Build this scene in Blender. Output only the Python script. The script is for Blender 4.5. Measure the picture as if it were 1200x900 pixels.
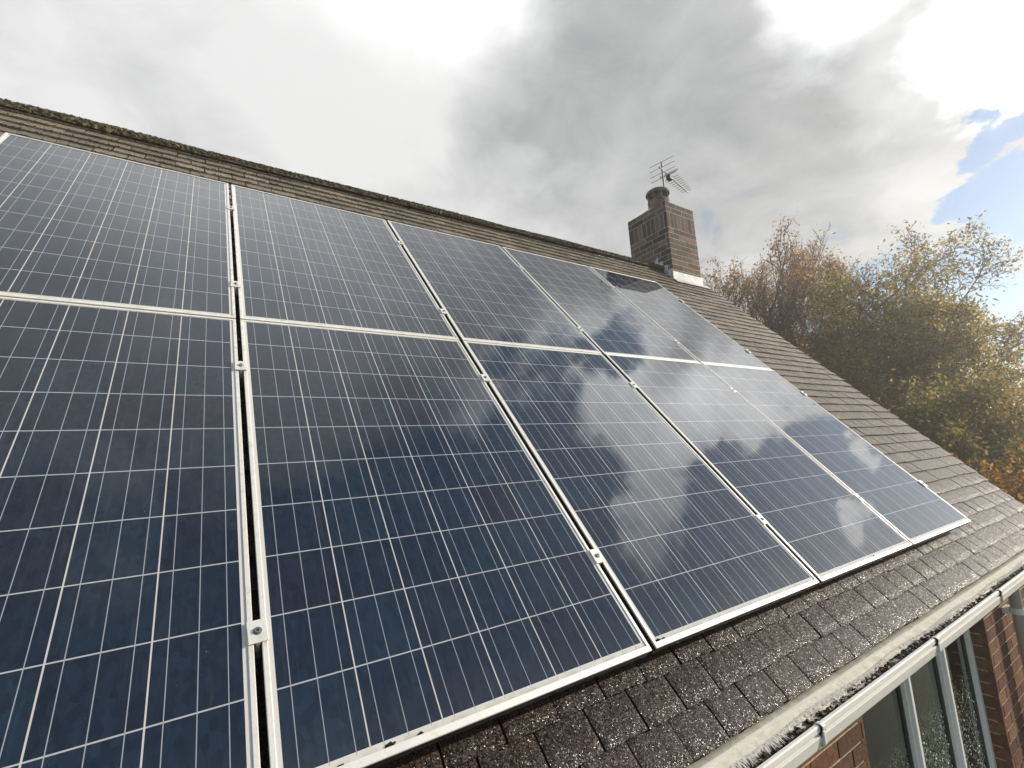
import bpy, bmesh, math, random
import numpy as np
from mathutils import Vector, Matrix

S = bpy.context.scene
for o in list(bpy.data.objects):
    bpy.data.objects.remove(o, do_unlink=True)
COL = S.collection
rad = math.radians

# ------------------------------------------------------------------ camera
PITCH = rad(47.5)                 # roof pitch
CP, SP = math.cos(PITCH), math.sin(PITCH)
Z0 = 2.90                         # height of the array's lower edge above the ground

def rp(u, v, n=0.0):              # roof coordinates: u along the ridge, v up the slope, n off the slope
    return Vector((u, v * CP - n * SP, Z0 + v * SP + n * CP))

cam = bpy.data.cameras.new('camera')
camo = bpy.data.objects.new('camera', cam)
COL.objects.link(camo)
cam.sensor_fit = 'HORIZONTAL'
cam.sensor_width = 36.0
cam.lens = 36.0 * 559.17 / 1200.0
cam.clip_start = 0.02
cam.clip_end = 3000
_r = Vector((0.83380896, -0.54849835, -0.06254749))
_d = Vector((0.03516432, 0.16583911, -0.98552568))
_f = Vector((0.55093202, 0.8195407, 0.15756571))
camo.matrix_world = Matrix(((_r.x, -_d.x, -_f.x, 0.87727498), (_r.y, -_d.y, -_f.y, -1.04638984),
                            (_r.z, -_d.z, -_f.z, Z0 + 0.57221699), (0, 0, 0, 1)))
S.camera = camo
S.render.resolution_x, S.render.resolution_y = 1024, 768

# ------------------------------------------------------------------ sun and sky
SUN_AZ, SUN_EL = -24.0, 20.0      # azimuth from +x, anticlockwise; elevation

def dirv(az, el):
    a, e = rad(az), rad(el)
    return Vector((math.cos(e) * math.cos(a), math.cos(e) * math.sin(a), math.sin(e)))

sd = bpy.data.lights.new('sun', 'SUN')
sd.energy = 4.2
sd.angle = rad(0.6)
sd.color = (1.0, 0.90, 0.76)
so = bpy.data.objects.new('sun', sd)
COL.objects.link(so)
so.rotation_euler = dirv(SUN_AZ, SUN_EL).to_track_quat('Z', 'Y').to_euler()
so.location = (10, -5, 12)

S.view_settings.view_transform = 'Standard'
S.view_settings.look = 'None'
S.view_settings.exposure = 0.40
S.view_settings.gamma = 1.0
S.view_settings.use_curve_mapping = False


class NT:
    """small helper for writing node graphs"""
    def __init__(s, tree):
        s.t = tree
        s.t.nodes.clear()

    def node(s, typ, **kw):
        n = s.t.nodes.new(typ)
        for k, v in kw.items():
            setattr(n, k, v)
        return n

    def put(s, sock, val):
        if val is None:
            return
        if isinstance(val, bpy.types.NodeSocket):
            s.t.links.new(val, sock)
        elif hasattr(val, '__len__'):
            v = list(val)
            if sock.type == 'RGBA' and len(v) == 3:
                v = v + [1.0]
            sock.default_value = v
        else:
            sock.default_value = val

    def math(s, op, a, b=None, c=None, clamp=False):
        n = s.node('ShaderNodeMath', operation=op, use_clamp=clamp)
        for i, x in enumerate((a, b, c)):
            s.put(n.inputs[i], x)
        return n.outputs[0]

    def vmath(s, op, a, b=None):
        n = s.node('ShaderNodeVectorMath', operation=op)
        s.put(n.inputs[0], a)
        if b is not None:
            if op == 'SCALE':
                s.put(n.inputs[3], b)
            else:
                s.put(n.inputs[1], b)
        return n.outputs['Value'] if op in ('DOT_PRODUCT', 'LENGTH') else n.outputs['Vector']

    def sep(s, v):
        n = s.node('ShaderNodeSeparateXYZ')
        s.put(n.inputs[0], v)
        return n.outputs

    def comb(s, x, y, z):
        n = s.node('ShaderNodeCombineXYZ')
        for i, q in enumerate((x, y, z)):
            s.put(n.inputs[i], q)
        return n.outputs[0]

    def ramp(s, x, a, b, c=0.0, d=1.0, smooth=True):
        n = s.node('ShaderNodeMapRange', interpolation_type='SMOOTHSTEP' if smooth else 'LINEAR')
        s.put(n.inputs['Value'], x)
        for k, q in (('From Min', a), ('From Max', b), ('To Min', c), ('To Max', d)):
            s.put(n.inputs[k], q)
        return n.outputs[0]

    def mix(s, f, a, b, blend='MIX'):
        n = s.node('ShaderNodeMix', data_type='RGBA', blend_type=blend)
        s.put(n.inputs[0], f)
        s.put(n.inputs[6], a)
        s.put(n.inputs[7], b)
        return n.outputs[2]

    def noise(s, vec, scale, detail=4, rough=0.5, dist=0.0, col=False):
        n = s.node('ShaderNodeTexNoise')
        if vec is not None:
            s.put(n.inputs['Vector'], vec)
        s.put(n.inputs['Scale'], scale)
        s.put(n.inputs['Detail'], detail)
        s.put(n.inputs['Roughness'], rough)
        s.put(n.inputs['Distortion'], dist)
        return n.outputs['Color'] if col else n.outputs['Fac']

    def voro(s, vec, scale, feature='F1', out='Distance', rnd=1.0):
        n = s.node('ShaderNodeTexVoronoi', feature=feature)
        if vec is not None:
            s.put(n.inputs['Vector'], vec)
        s.put(n.inputs['Scale'], scale)
        s.put(n.inputs['Randomness'], rnd)
        return n.outputs[out]

    def bump(s, h, strength=0.5, dist=0.01, normal=None):
        n = s.node('ShaderNodeBump')
        s.put(n.inputs['Strength'], strength)
        s.put(n.inputs['Distance'], dist)
        s.put(n.inputs['Height'], h)
        if normal is not None:
            s.put(n.inputs['Normal'], normal)
        return n.outputs[0]

    def attr(s, name):
        n = s.node('ShaderNodeAttribute', attribute_name=name)
        return n.outputs['Color']

    def obj(s):
        return s.node('ShaderNodeTexCoord').outputs['Object']


W = bpy.data.worlds.new('World')
S.world = W
W.use_nodes = True
w = NT(W.node_tree)
sky = w.node('ShaderNodeTexSky', sky_type='NISHITA')
sky.sun_disc = False
sky.sun_elevation = rad(SUN_EL)
sky.sun_rotation = rad(90 - SUN_AZ)
sky.air_density = 1.0
sky.dust_density = 0.3
sky.ozone_density = 2.5
tc = w.node('ShaderNodeTexCoord')
D = w.vmath('NORMALIZE', tc.outputs['Generated'])
dx, dy, dz = w.sep(D)
# clouds lie on a flat layer overhead
inv = w.math('DIVIDE', 1.0, w.math('ADD', w.math('MAXIMUM', dz, 0.0), 0.22))
P = w.comb(w.math('MULTIPLY', dx, inv), w.math('MULTIPLY', dy, inv), 0.37)
wc = w.noise(P, 1.6, 4, 0.55, 0.0, col=True)
wf = w.noise(P, 6.5, 6, 0.6, 0.2, col=True)
Dw = w.vmath('ADD', D, w.vmath('SCALE', w.vmath('SUBTRACT', wc, (0.5, 0.5, 0.5)), 0.30))
Dw = w.vmath('NORMALIZE', w.vmath('ADD', Dw, w.vmath('SCALE', w.vmath('SUBTRACT', wf, (0.5, 0.5, 0.5)), 0.14)))
n1 = w.noise(P, 2.3, 10, 0.60, 0.45)
n2 = w.noise(w.vmath('ADD', P, (4.3, 1.7, 0)), 1.5, 9, 0.58, 0.35)
n3 = w.noise(w.vmath('ADD', P, (1.3, 7.7, 0)), 5.0, 8, 0.62, 0.6)


def blob(az, el, r, soft=1.0):
    dt = w.vmath('DOT_PRODUCT', Dw, tuple(dirv(az, el)))
    return w.ramp(dt, math.cos(rad(r)), math.cos(rad(r * (1 - soft))), 0, 1)


def total(items, start):
    acc = start
    for az, el, r, wt, *rest in items:
        acc = w.math('MULTIPLY_ADD', blob(az, el, r, *(rest or [1.0])), wt, acc)
    return acc


# where the layer is closed (+) and where blue shows (-)
cover = total([
    (75, 38, 62, 0.50), (30, 32, 22, 0.25), (100, 70, 55, 0.25), (9, 31, 15, 0.42, 0.9), (2, 33, 10, 0.30), (16, 38, 8, 0.14),
    (7.4, 23.6, 3.0, -0.80, 1.0), (7.6, 18.0, 3.9, -0.80, 1.0), (-8, 20, 13, -0.95, 0.8), (-11, 29, 9, -0.60, 0.8), (-22, 30, 14, -0.35),
    (-12, 60, 9, -0.20), (15.0, 43.6, 7, -0.75), (7, 54, 10, -0.40), (-16, 50, 9, -0.45), (3, 44, 6, 0.25), (-14, 39, 7, 0.25), (-5, 42, 8, 0.15), (-3.3, 20.0, 3.2, 1.5, 0.9), (-11, 20.8, 3.4, 1.4, 0.9),
    (-55, 55, 34, -0.40), (-110, 70, 30, -0.10), (-2, 48, 14, 0.05), (14, 17, 6, 0.2),
], w.math('MULTIPLY_ADD', w.math('SUBTRACT', n1, 0.5), 1.5, w.math('MULTIPLY_ADD', w.math('SUBTRACT', n3, 0.5), 1.15, 0.08)))
mask = w.ramp(cover, -0.06, 0.32, 0.09, 1.0)
# how bright the cloud is
bright = total([
    (73, 36, 15, 0.22), (57, 46, 11, 0.16), (53.6, 28.0, 7, 0.34), (100, 38, 42, 0.46), (70, 30, 18, 0.14), (8, 28, 9, 0.06), (12, 17, 9, 0.28), (75, 52, 22, 0.15),
    (36, 42, 16, -0.14), (27, 32, 14, -0.16), (47, 32, 9, -0.14), (44, 46, 8, -0.10), (19, 24, 9, -0.02),
    (62, 68, 24, 0.10), (123, 80, 30, 0.05), (-107, 74, 40, -0.25), (-3, 40, 12, 0.10), (19, 40, 6, 0.12),
], w.math('MULTIPLY_ADD', w.math('SUBTRACT', n2, 0.5), 0.85, w.math('MULTIPLY_ADD', w.math('SUBTRACT', n1, 0.5), 0.75, w.math('MULTIPLY_ADD', w.math('SUBTRACT', n3, 0.5), 0.8, 0.40))))
bright = w.math('MINIMUM', w.math('MAXIMUM', bright, 0.0), 1.15)
ccol = w.mix(w.ramp(bright, 0.0, 1.0, smooth=False), (0.275, 0.285, 0.295), (0.665, 0.67, 0.665))
# thin cloud round the sun and the banks above it are far brighter than the rest
gain = total([(SUN_AZ, SUN_EL, 22, 1.4), (2.5, 29.5, 8, 2.2), (0, 34, 8, 1.6), (18, 39, 7, 0.9), (-3, 49, 19, 3.9), (10.5, 31.5, 8, 0.35), (-3.3, 20.0, 3.6, 2.4), (-11, 20.8, 3.8, 2.4), (60, 66, 26, 0.75), (120, 78, 30, 0.45)], 1.0)
ccol = w.vmath('SCALE', ccol, gain)
bg1 = w.node('ShaderNodeBackground')
w.put(bg1.inputs[0], sky.outputs[0])
bg1.inputs[1].default_value = 0.11
bg2 = w.node('ShaderNodeBackground')
w.put(bg2.inputs[0], ccol)
bg2.inputs[1].default_value = 1.0
ms = w.node('ShaderNodeMixShader')
w.put(ms.inputs[0], mask)
w.put(ms.inputs[1], bg1.outputs[0])
w.put(ms.inputs[2], bg2.outputs[0])
wo = w.node('ShaderNodeOutputWorld')
w.put(wo.inputs[0], ms.outputs[0])
W.cycles.sampling_method = 'MANUAL'
W.cycles.sample_map_resolution = 1024


# ------------------------------------------------------------------ helpers
class MB:
    """collects vertices, faces and a tint per face"""
    def __init__(s):
        s.v, s.f, s.c = [], [], []

    def add(s, vs, fs, tint=(1, 1, 1)):
        b = len(s.v)
        s.v.extend([tuple(q) for q in vs])
        for q in fs:
            s.f.append(tuple(b + i for i in q))
            s.c.append(tint)

    def box(s, lo, hi, tint=(1, 1, 1), M=None):
        x0, y0, z0 = lo
        x1, y1, z1 = hi
        vs = [Vector(q) for q in ((x0, y0, z0), (x1, y0, z0), (x1, y1, z0), (x0, y1, z0), (x0, y0, z1), (x1, y0, z1), (x1, y1, z1), (x0, y1, z1))]
        if M is not None:
            vs = [M @ q for q in vs]
        s.add(vs, [(0, 3, 2, 1), (4, 5, 6, 7), (0, 1, 5, 4), (1, 2, 6, 5), (2, 3, 7, 6), (3, 0, 4, 7)], tint)

    def tube(s, pts, radii, n=8, tint=(1, 1, 1), caps=True):
        pts = [Vector(p) for p in pts]
        if not hasattr(radii, '__len__'):
            radii = [radii] * len(pts)
        vs, fs = [], []
        t0 = (pts[1] - pts[0]).normalized()
        a = t0.orthogonal().normalized()
        for i, p in enumerate(pts):
            if i == 0:
                t = t0
            elif i == len(pts) - 1:
                t = (pts[i] - pts[i - 1]).normalized()
            else:
                t = (pts[i + 1] - pts[i - 1]).normalized()
            a = (a - t * a.dot(t))
            a = a.normalized() if a.length > 1e-6 else t.orthogonal().normalized()
            b = t.cross(a)
            for k in range(n):
                an = 2 * math.pi * k / n
                vs.append(p + (a * math.cos(an) + b * math.sin(an)) * radii[i])
        for i in range(len(pts) - 1):
            for k in range(n):
                k2 = (k + 1) % n
                fs.append((i * n + k, i * n + k2, (i + 1) * n + k2, (i + 1) * n + k))
        if caps:
            fs.append(tuple(range(n - 1, -1, -1)))
            m = (len(pts) - 1) * n
            fs.append(tuple(m + k for k in range(n)))
        s.add(vs, fs, tint)

    def lathe(s, prof, centre, n=28, tint=(1, 1, 1)):
        cx, cy, cz = centre
        vs, fs = [], []
        for r, z in prof:
            for k in range(n):
                an = 2 * math.pi * k / n
                vs.append((cx + r * math.cos(an), cy + r * math.sin(an), cz + z))
        for i in range(len(prof) - 1):
            for k in range(n):
                k2 = (k + 1) % n
                fs.append((i * n + k, i * n + k2, (i + 1) * n + k2, (i + 1) * n + k))
        s.add(vs, fs, tint)

    def blob(s, c, r, rng, tint=(1, 1, 1), squash=0.7):
        """small lumpy stone- or moss-like lump"""
        vs, fs = [], []
        rings, seg = 4, 6
        for i in range(rings + 1):
            th = math.pi * i / rings
            for k in range(seg):
                ph = 2 * math.pi * k / seg + i * 0.5
                q = r * (0.75 + 0.5 * rng.random())
                vs.append((c[0] + q * math.sin(th) * math.cos(ph), c[1] + q * math.sin(th) * math.sin(ph), c[2] + q * squash * math.cos(th)))
        for i in range(rings):
            for k in range(seg):
                k2 = (k + 1) % seg
                fs.append((i * seg + k, (i + 1) * seg + k, (i + 1) * seg + k2, i * seg + k2))
        s.add(vs, fs, tint)

    def extrude_x(s, prof, x0, x1, tint=(1, 1, 1), caps=True):
        """closed profile of (y, z) points swept along x"""
        n = len(prof)
        vs = [(x0, y, z) for y, z in prof] + [(x1, y, z) for y, z in prof]
        fs = [(i, (i + 1) % n, n + (i + 1) % n, n + i) for i in range(n)]
        if caps:
            fs.append(tuple(range(n - 1, -1, -1)))
            fs.append(tuple(range(n, 2 * n)))
        s.add(vs, fs, tint)

    def build(s, name, mat, parent=None, smooth=False, world=True, bevel=0.0, fix=True):
        me = bpy.data.meshes.new(name)
        me.from_pydata(s.v, [], s.f)
        if any(c != (1, 1, 1) for c in s.c):
            at = me.color_attributes.new('tint', 'FLOAT_COLOR', 'CORNER')
            tot = np.array([len(f) for f in s.f])
            col = np.ones((len(s.f), 4), np.float32)
            col[:, :3] = np.array(s.c, np.float32)
            at.data.foreach_set('color', np.repeat(col, tot, axis=0).ravel())
        if fix:
            bm = bmesh.new()
            bm.from_mesh(me)
            bmesh.ops.recalc_face_normals(bm, faces=bm.faces)
            bm.to_mesh(me)
            bm.free()
        if smooth:
            me.polygons.foreach_set('use_smooth', [True] * len(me.polygons))
        me.materials.append(mat)
        o = bpy.data.objects.new(name, me)
        COL.objects.link(o)
        if parent is not None:
            o.parent = parent
            if world:
                o.matrix_parent_inverse = WM[parent.name].inverted()
                WM[o.name] = Matrix.Identity(4)
            else:
                WM[o.name] = WM[parent.name].copy()
        else:
            WM[o.name] = Matrix.Identity(4)
        if bevel:
            m = o.modifiers.new('bevel', 'BEVEL')
            m.width = bevel
            m.segments = 2
            m.limit_method = 'ANGLE'
            m.angle_limit = rad(35)
        return o


WM = {}


def tag(o, label=None, cat=None, group=None, kind=None):
    if label:
        o['label'] = label
    if cat:
        o['category'] = cat
    if group:
        o['group'] = group
    if kind:
        o['kind'] = kind
    return o


def empty(name, M):
    o = bpy.data.objects.new(name, None)
    COL.objects.link(o)
    o.empty_display_size = 0.2
    o.matrix_world = M
    WM[o.name] = M.copy()
    return o


def roofM(u, v, n):
    return Matrix.Translation(rp(u, v, n)) @ Matrix.Rotation(PITCH, 4, 'X')


def material(name, base=(0.5, 0.5, 0.5), rough=0.5, metallic=0.0, spec=0.5):
    m = bpy.data.materials.new(name)
    m.use_nodes = True
    g = NT(m.node_tree)
    b = g.node('ShaderNodeBsdfPrincipled')
    o = g.node('ShaderNodeOutputMaterial')
    g.t.links.new(b.outputs[0], o.inputs[0])
    g.put(b.inputs['Base Color'], base)
    b.inputs['Roughness'].default_value = rough
    b.inputs['Metallic'].default_value = metallic
    b.inputs['Specular IOR Level'].default_value = spec
    return m, g, b, o


# ------------------------------------------------------------------ materials
# dark granular concrete roof tiles, wet and glinting
M_TILE, g, b, _ = material('roof_tile', rough=0.4)
co = g.obj()
tint = g.attr('tint')
gr = g.noise(co, 190, 3, 0.65)
vor = g.node('ShaderNodeTexVoronoi', feature='F1')
g.put(vor.inputs['Vector'], co)
vor.inputs['Scale'].default_value = 330
gcol = vor.outputs['Color']
gv = vor.outputs['Distance']
g1, g2, g3 = g.sep(gcol)
big = g.noise(co, 6, 5, 0.6)
lich = g.ramp(g.noise(co, 34, 4, 0.65), 0.62, 0.76)
c1 = g.mix(g.ramp(g1, 0.0, 1.0), g.vmath('MULTIPLY', tint, (0.40, 0.39, 0.38)), g.vmath('MULTIPLY', tint, (1.6, 1.55, 1.5)))
c2 = g.mix(g.math('MULTIPLY', g.ramp(big, 0.4, 0.75), 0.5), c1, g.vmath('MULTIPLY', tint, (1.6, 1.35, 1.0)))
c3 = g.mix(g.math('MULTIPLY', lich, 0.15), c2, (0.16, 0.15, 0.12))
c3 = g.mix(g.math('MULTIPLY', g.ramp(gv, 0.45, 0.75), 0.7), c3, (0.012, 0.011, 0.010))
g.put(b.inputs['Base Color'], c3)
g.put(b.inputs['Roughness'], g.ramp(g2, 0.45, 0.85, 0.62, 0.20))
geo = g.node('ShaderNodeNewGeometry')
# every granule is a facet with a lean of its own
facet = g.vmath('NORMALIZE', g.vmath('ADD', geo.outputs['Normal'], g.vmath('SCALE', g.vmath('SUBTRACT', gcol, (0.5, 0.5, 0.5)), 0.62)))
g.put(b.inputs['Normal'], g.bump(gr, 0.5, 0.003, facet))
g.put(b.inputs['Specular IOR Level'], g.ramp(g2, 0.45, 0.85, 0.20, 0.75))

# moss
M_MOSS, g, b, _ = material('moss', rough=0.95, spec=0.1)
co = g.obj()
g.put(b.inputs['Base Color'], g.vmath('MULTIPLY', g.attr('tint'), g.mix(g.noise(co, 60, 3, 0.6), (0.6, 0.6, 0.6), (1.4, 1.4, 1.3))))
g.put(b.inputs['Normal'], g.bump(g.noise(co, 130, 4, 0.7), 1.0, 0.01))

# solar glass over cells: pattern in the panel's own metres
PW, PH = 1.0, 1.64
CELL, CGAP = 0.1570, 0.0030
PITCHC = CELL + CGAP
U0 = (PW - (6 * PITCHC - CGAP)) / 2
V0 = 0.0300
M_CELL, g, b, _ = material('solar_glass', rough=0.03)
co = g.obj()
x, y, z = g.sep(co)
oi = g.node('ShaderNodeObjectInfo')
lx = g.math('SUBTRACT', x, U0)
ly = g.math('SUBTRACT', y, V0)
fx = g.math('MODULO', g.math('ADD', lx, PITCHC * 4), PITCHC)
fy = g.math('MODULO', g.math('ADD', ly, PITCHC * 4), PITCHC)
ix = g.math('FLOOR', g.math('DIVIDE', lx, PITCHC))
iy = g.math('FLOOR', g.math('DIVIDE', ly, PITCHC))
inx = g.math('LESS_THAN', fx, CELL)
iny = g.math('LESS_THAN', fy, CELL)
rx = g.math('MULTIPLY', g.math('GREATER_THAN', lx, 0.0), g.math('LESS_THAN', lx, 6 * PITCHC - CGAP))
ry = g.math('MULTIPLY', g.math('GREATER_THAN', ly, 0.0), g.math('LESS_THAN', ly, 10 * PITCHC - CGAP))
incell = g.math('MULTIPLY', g.math('MULTIPLY', inx, iny), g.math('MULTIPLY', rx, ry))
# three bus bars to a cell, running on across the gaps
tb = g.math('MODULO', fx, CELL / 3)
bus = g.math('LESS_THAN', g.math('ABSOLUTE', g.math('SUBTRACT', tb, CELL / 6)), 0.00085)
yin = g.math('MULTIPLY', g.math('GREATER_THAN', ly, -0.006), g.math('LESS_THAN', ly, 10 * PITCHC + 0.003))
bus = g.math('MULTIPLY', g.math('MULTIPLY', bus, rx), g.math('MULTIPLY', yin, inx))
wn = g.node('ShaderNodeTexWhiteNoise', noise_dimensions='3D')
g.put(wn.inputs['Vector'], g.comb(ix, iy, g.math('MULTIPLY', oi.outputs['Random'], 97.0)))
rnd = wn.outputs['Value']
wcol = wn.outputs['Color']
r1, r2, r3 = g.sep(wcol)
seedv = g.vmath('ADD', co, g.comb(g.math('MULTIPLY', oi.outputs['Random'], 31.0), g.math('MULTIPLY', rnd, 7.0), 0))
cry = g.voro(g.vmath('MULTIPLY', seedv, (1, 0.6, 1)), 75, 'F1', 'Color')
q1, q2, q3 = g.sep(cry)
cellc = g.mix(r1, (0.0100, 0.0180, 0.0330), (0.0115, 0.0240, 0.0405))
cellc = g.mix(g.math('MULTIPLY', g.ramp(r2, 0.55, 1.0), 0.6), cellc, (0.0150, 0.0150, 0.0260))
cellc = g.vmath('SCALE', cellc, g.math('MULTIPLY_ADD', q1, 0.45, 0.78))
fing = g.ramp(g.math('ABSOLUTE', g.math('SUBTRACT', g.math('MODULO', g.math('ADD', fy, 0.001), 0.0022), 0.0011)), 0.0, 0.00022, 0.10, 0.0)
cellc = g.mix(fing, cellc, (0.3, 0.3, 0.32))
back = (0.60, 0.59, 0.55)
dn = g.noise(seedv, 22, 5, 0.65)
low = g.ramp(ly, 0.0, -0.016)
stain = g.math('MULTIPLY', low, g.ramp(dn, 0.38, 0.62))
backc = g.mix(g.math('MULTIPLY', stain, 0.75), back, (0.36, 0.32, 0.24))
# broad white ribbons between the columns, thin lines between the rows
isx = g.math('MULTIPLY', g.math('SUBTRACT', 1.0, inx), rx)
pat = g.mix(incell, g.mix(isx, g.mix(g.math('MULTIPLY', rx, ry), backc, (0.40, 0.41, 0.42)), (0.52, 0.51, 0.48)), cellc)
pat = g.mix(bus, pat, (0.30, 0.325, 0.36))
# dry dust and drip marks on the glass
dust = g.ramp(g.noise(g.vmath('MULTIPLY', seedv, (22, 1.2, 1)), 3, 6, 0.7), 0.52, 0.85, 0.0, 0.06)
speck = g.math('MULTIPLY', g.ramp(g.voro(seedv, 60), 0.10, 0.05), g.ramp(g.noise(seedv, 4, 3), 0.55, 0.7, 0.0, 0.22))
edge = g.math('MULTIPLY', g.ramp(ly, 0.12, -0.02), 0.05)
dirt = g.math('ADD', g.math('ADD', dust, speck), g.math('MULTIPLY', edge, dn))
pat = g.mix(dirt, pat, (0.42, 0.39, 0.33))
g.put(b.inputs['Base Color'], pat)
g.put(b.inputs['Roughness'], g.math('ADD', 0.03, g.math('MULTIPLY', dirt, 1.6)))
g.put(b.inputs['Normal'], g.bump(g.noise(seedv, 2.2, 2, 0.4), 0.05, 0.01))
b.inputs['IOR'].default_value = 1.52

# mill finish aluminium, a little chalky
M_ALU, g, b, _ = material('aluminium_frame', rough=0.42, metallic=0.35)
co = g.obj()
n = g.noise(g.vmath('MULTIPLY', co, (3, 3, 3)), 9, 6, 0.7)
g.put(b.inputs['Base Color'], g.mix(g.ramp(n, 0.45, 0.75, 0, 0.8), (0.80, 0.78, 0.72), (0.55, 0.51, 0.42)))
g.put(b.inputs['Roughness'], g.ramp(n, 0.3, 0.7, 0.36, 0.6))
M_DARKALU, g, b, _ = material('dark_anodised_side', (0.022, 0.018, 0.022), 0.45, 0.3)
M_STEEL, g, b, _ = material('screw_steel', (0.35, 0.34, 0.33), 0.35, 0.9)
M_BLACK, g, b, _ = material('black_recess', (0.02, 0.02, 0.02), 0.6)
M_AERIAL, g, b, _ = material('aerial_metal', (0.16, 0.155, 0.15), 0.5, 0.4)
M_RAIL, g, b, _ = material('mounting_rail', (0.55, 0.54, 0.52), 0.45, 0.7)

# bricks
M_BRICK, g, b, _ = material('brick', rough=0.85, spec=0.25)
co = g.obj()
n = g.noise(co, 55, 5, 0.65)
c = g.mix(g.ramp(n, 0.35, 0.7), g.vmath('MULTIPLY', g.attr('tint'), (0.72, 0.7, 0.7)), g.vmath('MULTIPLY', g.attr('tint'), (1.25, 1.25, 1.25)))
c = g.mix(g.ramp(g.noise(co, 12, 5, 0.7), 0.62, 0.78, 0, 0.35), c, (0.30, 0.26, 0.20))
g.put(b.inputs['Base Color'], c)
g.put(b.inputs['Normal'], g.bump(n, 0.7, 0.006))

M_PLAINBRICK, g, b, _ = material('plain_brick', rough=0.9)
bt = g.node('ShaderNodeTexBrick')
bt.inputs['Color1'].default_value = (0.22, 0.085, 0.05, 1)
bt.inputs['Color2'].default_value = (0.16, 0.07, 0.045, 1)
bt.inputs['Mortar'].default_value = (0.40, 0.34, 0.26, 1)
bt.inputs['Scale'].default_value = 1.0
bt.inputs['Brick Width'].default_value = 0.225
bt.inputs['Row Height'].default_value = 0.075
bt.inputs['Mortar Size'].default_value = 0.006
cx, cy, cz = g.sep(g.obj())
g.put(bt.inputs['Vector'], g.comb(g.math('ADD', cx, cy), cz, 0))
g.put(b.inputs['Base Color'], bt.outputs['Color'])

M_LEAD, g, b, _ = material('weathered_lead', rough=0.6, metallic=0.0)
n = g.noise(g.obj(), 14, 6, 0.7)
g.put(b.inputs['Base Color'], g.mix(g.ramp(n, 0.3, 0.7), (0.34, 0.35, 0.35), (0.74, 0.72, 0.68)))
g.put(b.inputs['Normal'], g.bump(n, 0.4, 0.01))

M_CLAY, g, b, _ = material('chimney_clay', rough=0.9)
n = g.noise(g.obj(), 12, 6, 0.7)
g.put(b.inputs['Base Color'], g.mix(g.ramp(n, 0.35, 0.7), (0.11, 0.082, 0.066), (0.25, 0.205, 0.165)))
g.put(b.inputs['Normal'], g.bump(n, 0.4, 0.01))

M_PVC, g, b, _ = material('gutter_plastic', rough=0.55, spec=0.3)
co = g.obj()
n = g.noise(g.vmath('MULTIPLY', co, (1, 6, 6)), 5, 6, 0.7)
g.put(b.inputs['Base Color'], g.mix(g.ramp(n, 0.5, 0.8, 0, 0.7), (0.74, 0.725, 0.67), (0.50, 0.47, 0.39)))
M_GREYPVC, g, b, _ = material('grey_pipe_plastic', (0.40, 0.40, 0.38), 0.4)
M_FRAME, g, b, _ = material('window_frame_plastic', (0.84, 0.85, 0.84), 0.3)
M_GASKET, g, b, _ = material('window_gasket', (0.03, 0.04, 0.04), 0.5)

M_FELT, g, b, _ = material('eaves_felt', rough=0.85, spec=0.2)
co = g.obj()
n = g.noise(co, 18, 6, 0.7)
n3 = g.noise(g.vmath('MULTIPLY', co, (40, 6, 6)), 2, 4, 0.6)
c = g.mix(g.ramp(n, 0.35, 0.7), (0.54, 0.51, 0.41), (0.74, 0.71, 0.60))
c = g.mix(g.ramp(n3, 0.55, 0.75, 0, 0.5), c, (0.36, 0.35, 0.22))
g.put(b.inputs['Base Color'], c)
g.put(b.inputs['Normal'], g.bump(n, 0.5, 0.006))
M_FRAY = bpy.data.materials.new('frayed_fibre')
M_FRAY.use_nodes = True
g = NT(M_FRAY.node_tree)
dd_ = g.node('ShaderNodeBsdfDiffuse')
g.put(dd_.inputs[0], g.vmath('MULTIPLY', g.attr('tint'), (0.86, 0.85, 0.82)))
tl_ = g.node('ShaderNodeBsdfTranslucent')
g.put(tl_.inputs[0], (0.85, 0.84, 0.80))
mx = g.node('ShaderNodeMixShader')
mx.inputs[0].default_value = 0.45
g.put(mx.inputs[1], dd_.outputs[0])
g.put(mx.inputs[2], tl_.outputs[0])
oo = g.node('ShaderNodeOutputMaterial')
g.put(oo.inputs[0], mx.outputs[0])
M_LITTER, g, b, _ = material('leaf_litter', rough=0.6)
g.put(b.inputs['Base Color'], g.attr('tint'))

# window glass: a clear wet pane in front of a dark room
M_GLASS = bpy.data.materials.new('window_glass')
M_GLASS.use_nodes = True
g = NT(M_GLASS.node_tree)
co = g.obj()
_, _, gz = g.sep(co)
fr = g.node('ShaderNodeFresnel')
fr.inputs[0].default_value = 1.52
wet = g.ramp(g.math('ADD', gz, g.math('MULTIPLY', g.noise(co, 7, 4), 0.35)), 2.14, 1.90)
dropv = g.node('ShaderNodeTexVoronoi', feature='F1')
g.put(dropv.inputs['Vector'], g.vmath('MULTIPLY', co, (1, 1, 0.7)))
dropv.inputs['Scale'].default_value = 105
isdrop = g.math('MULTIPLY', g.ramp(dropv.outputs['Distance'], 0.52, 0.38), wet)
geo = g.node('ShaderNodeNewGeometry')
lean = g.vmath('SCALE', g.vmath('SUBTRACT', dropv.outputs['Color'], (0.5, 0.5, 0.5)), g.math('MULTIPLY', isdrop, 1.3))
gl = g.node('ShaderNodeBsdfGlossy')
gl.inputs['Roughness'].default_value = 0.03
g.put(gl.inputs['Color'], (0.95, 1.0, 0.96))
g.put(gl.inputs['Normal'], g.vmath('NORMALIZE', g.vmath('ADD', geo.outputs['Normal'], lean)))
tr = g.node('ShaderNodeBsdfTransparent')
g.put(tr.inputs[0], (0.50, 0.56, 0.50))
mx = g.node('ShaderNodeMixShader')
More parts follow.
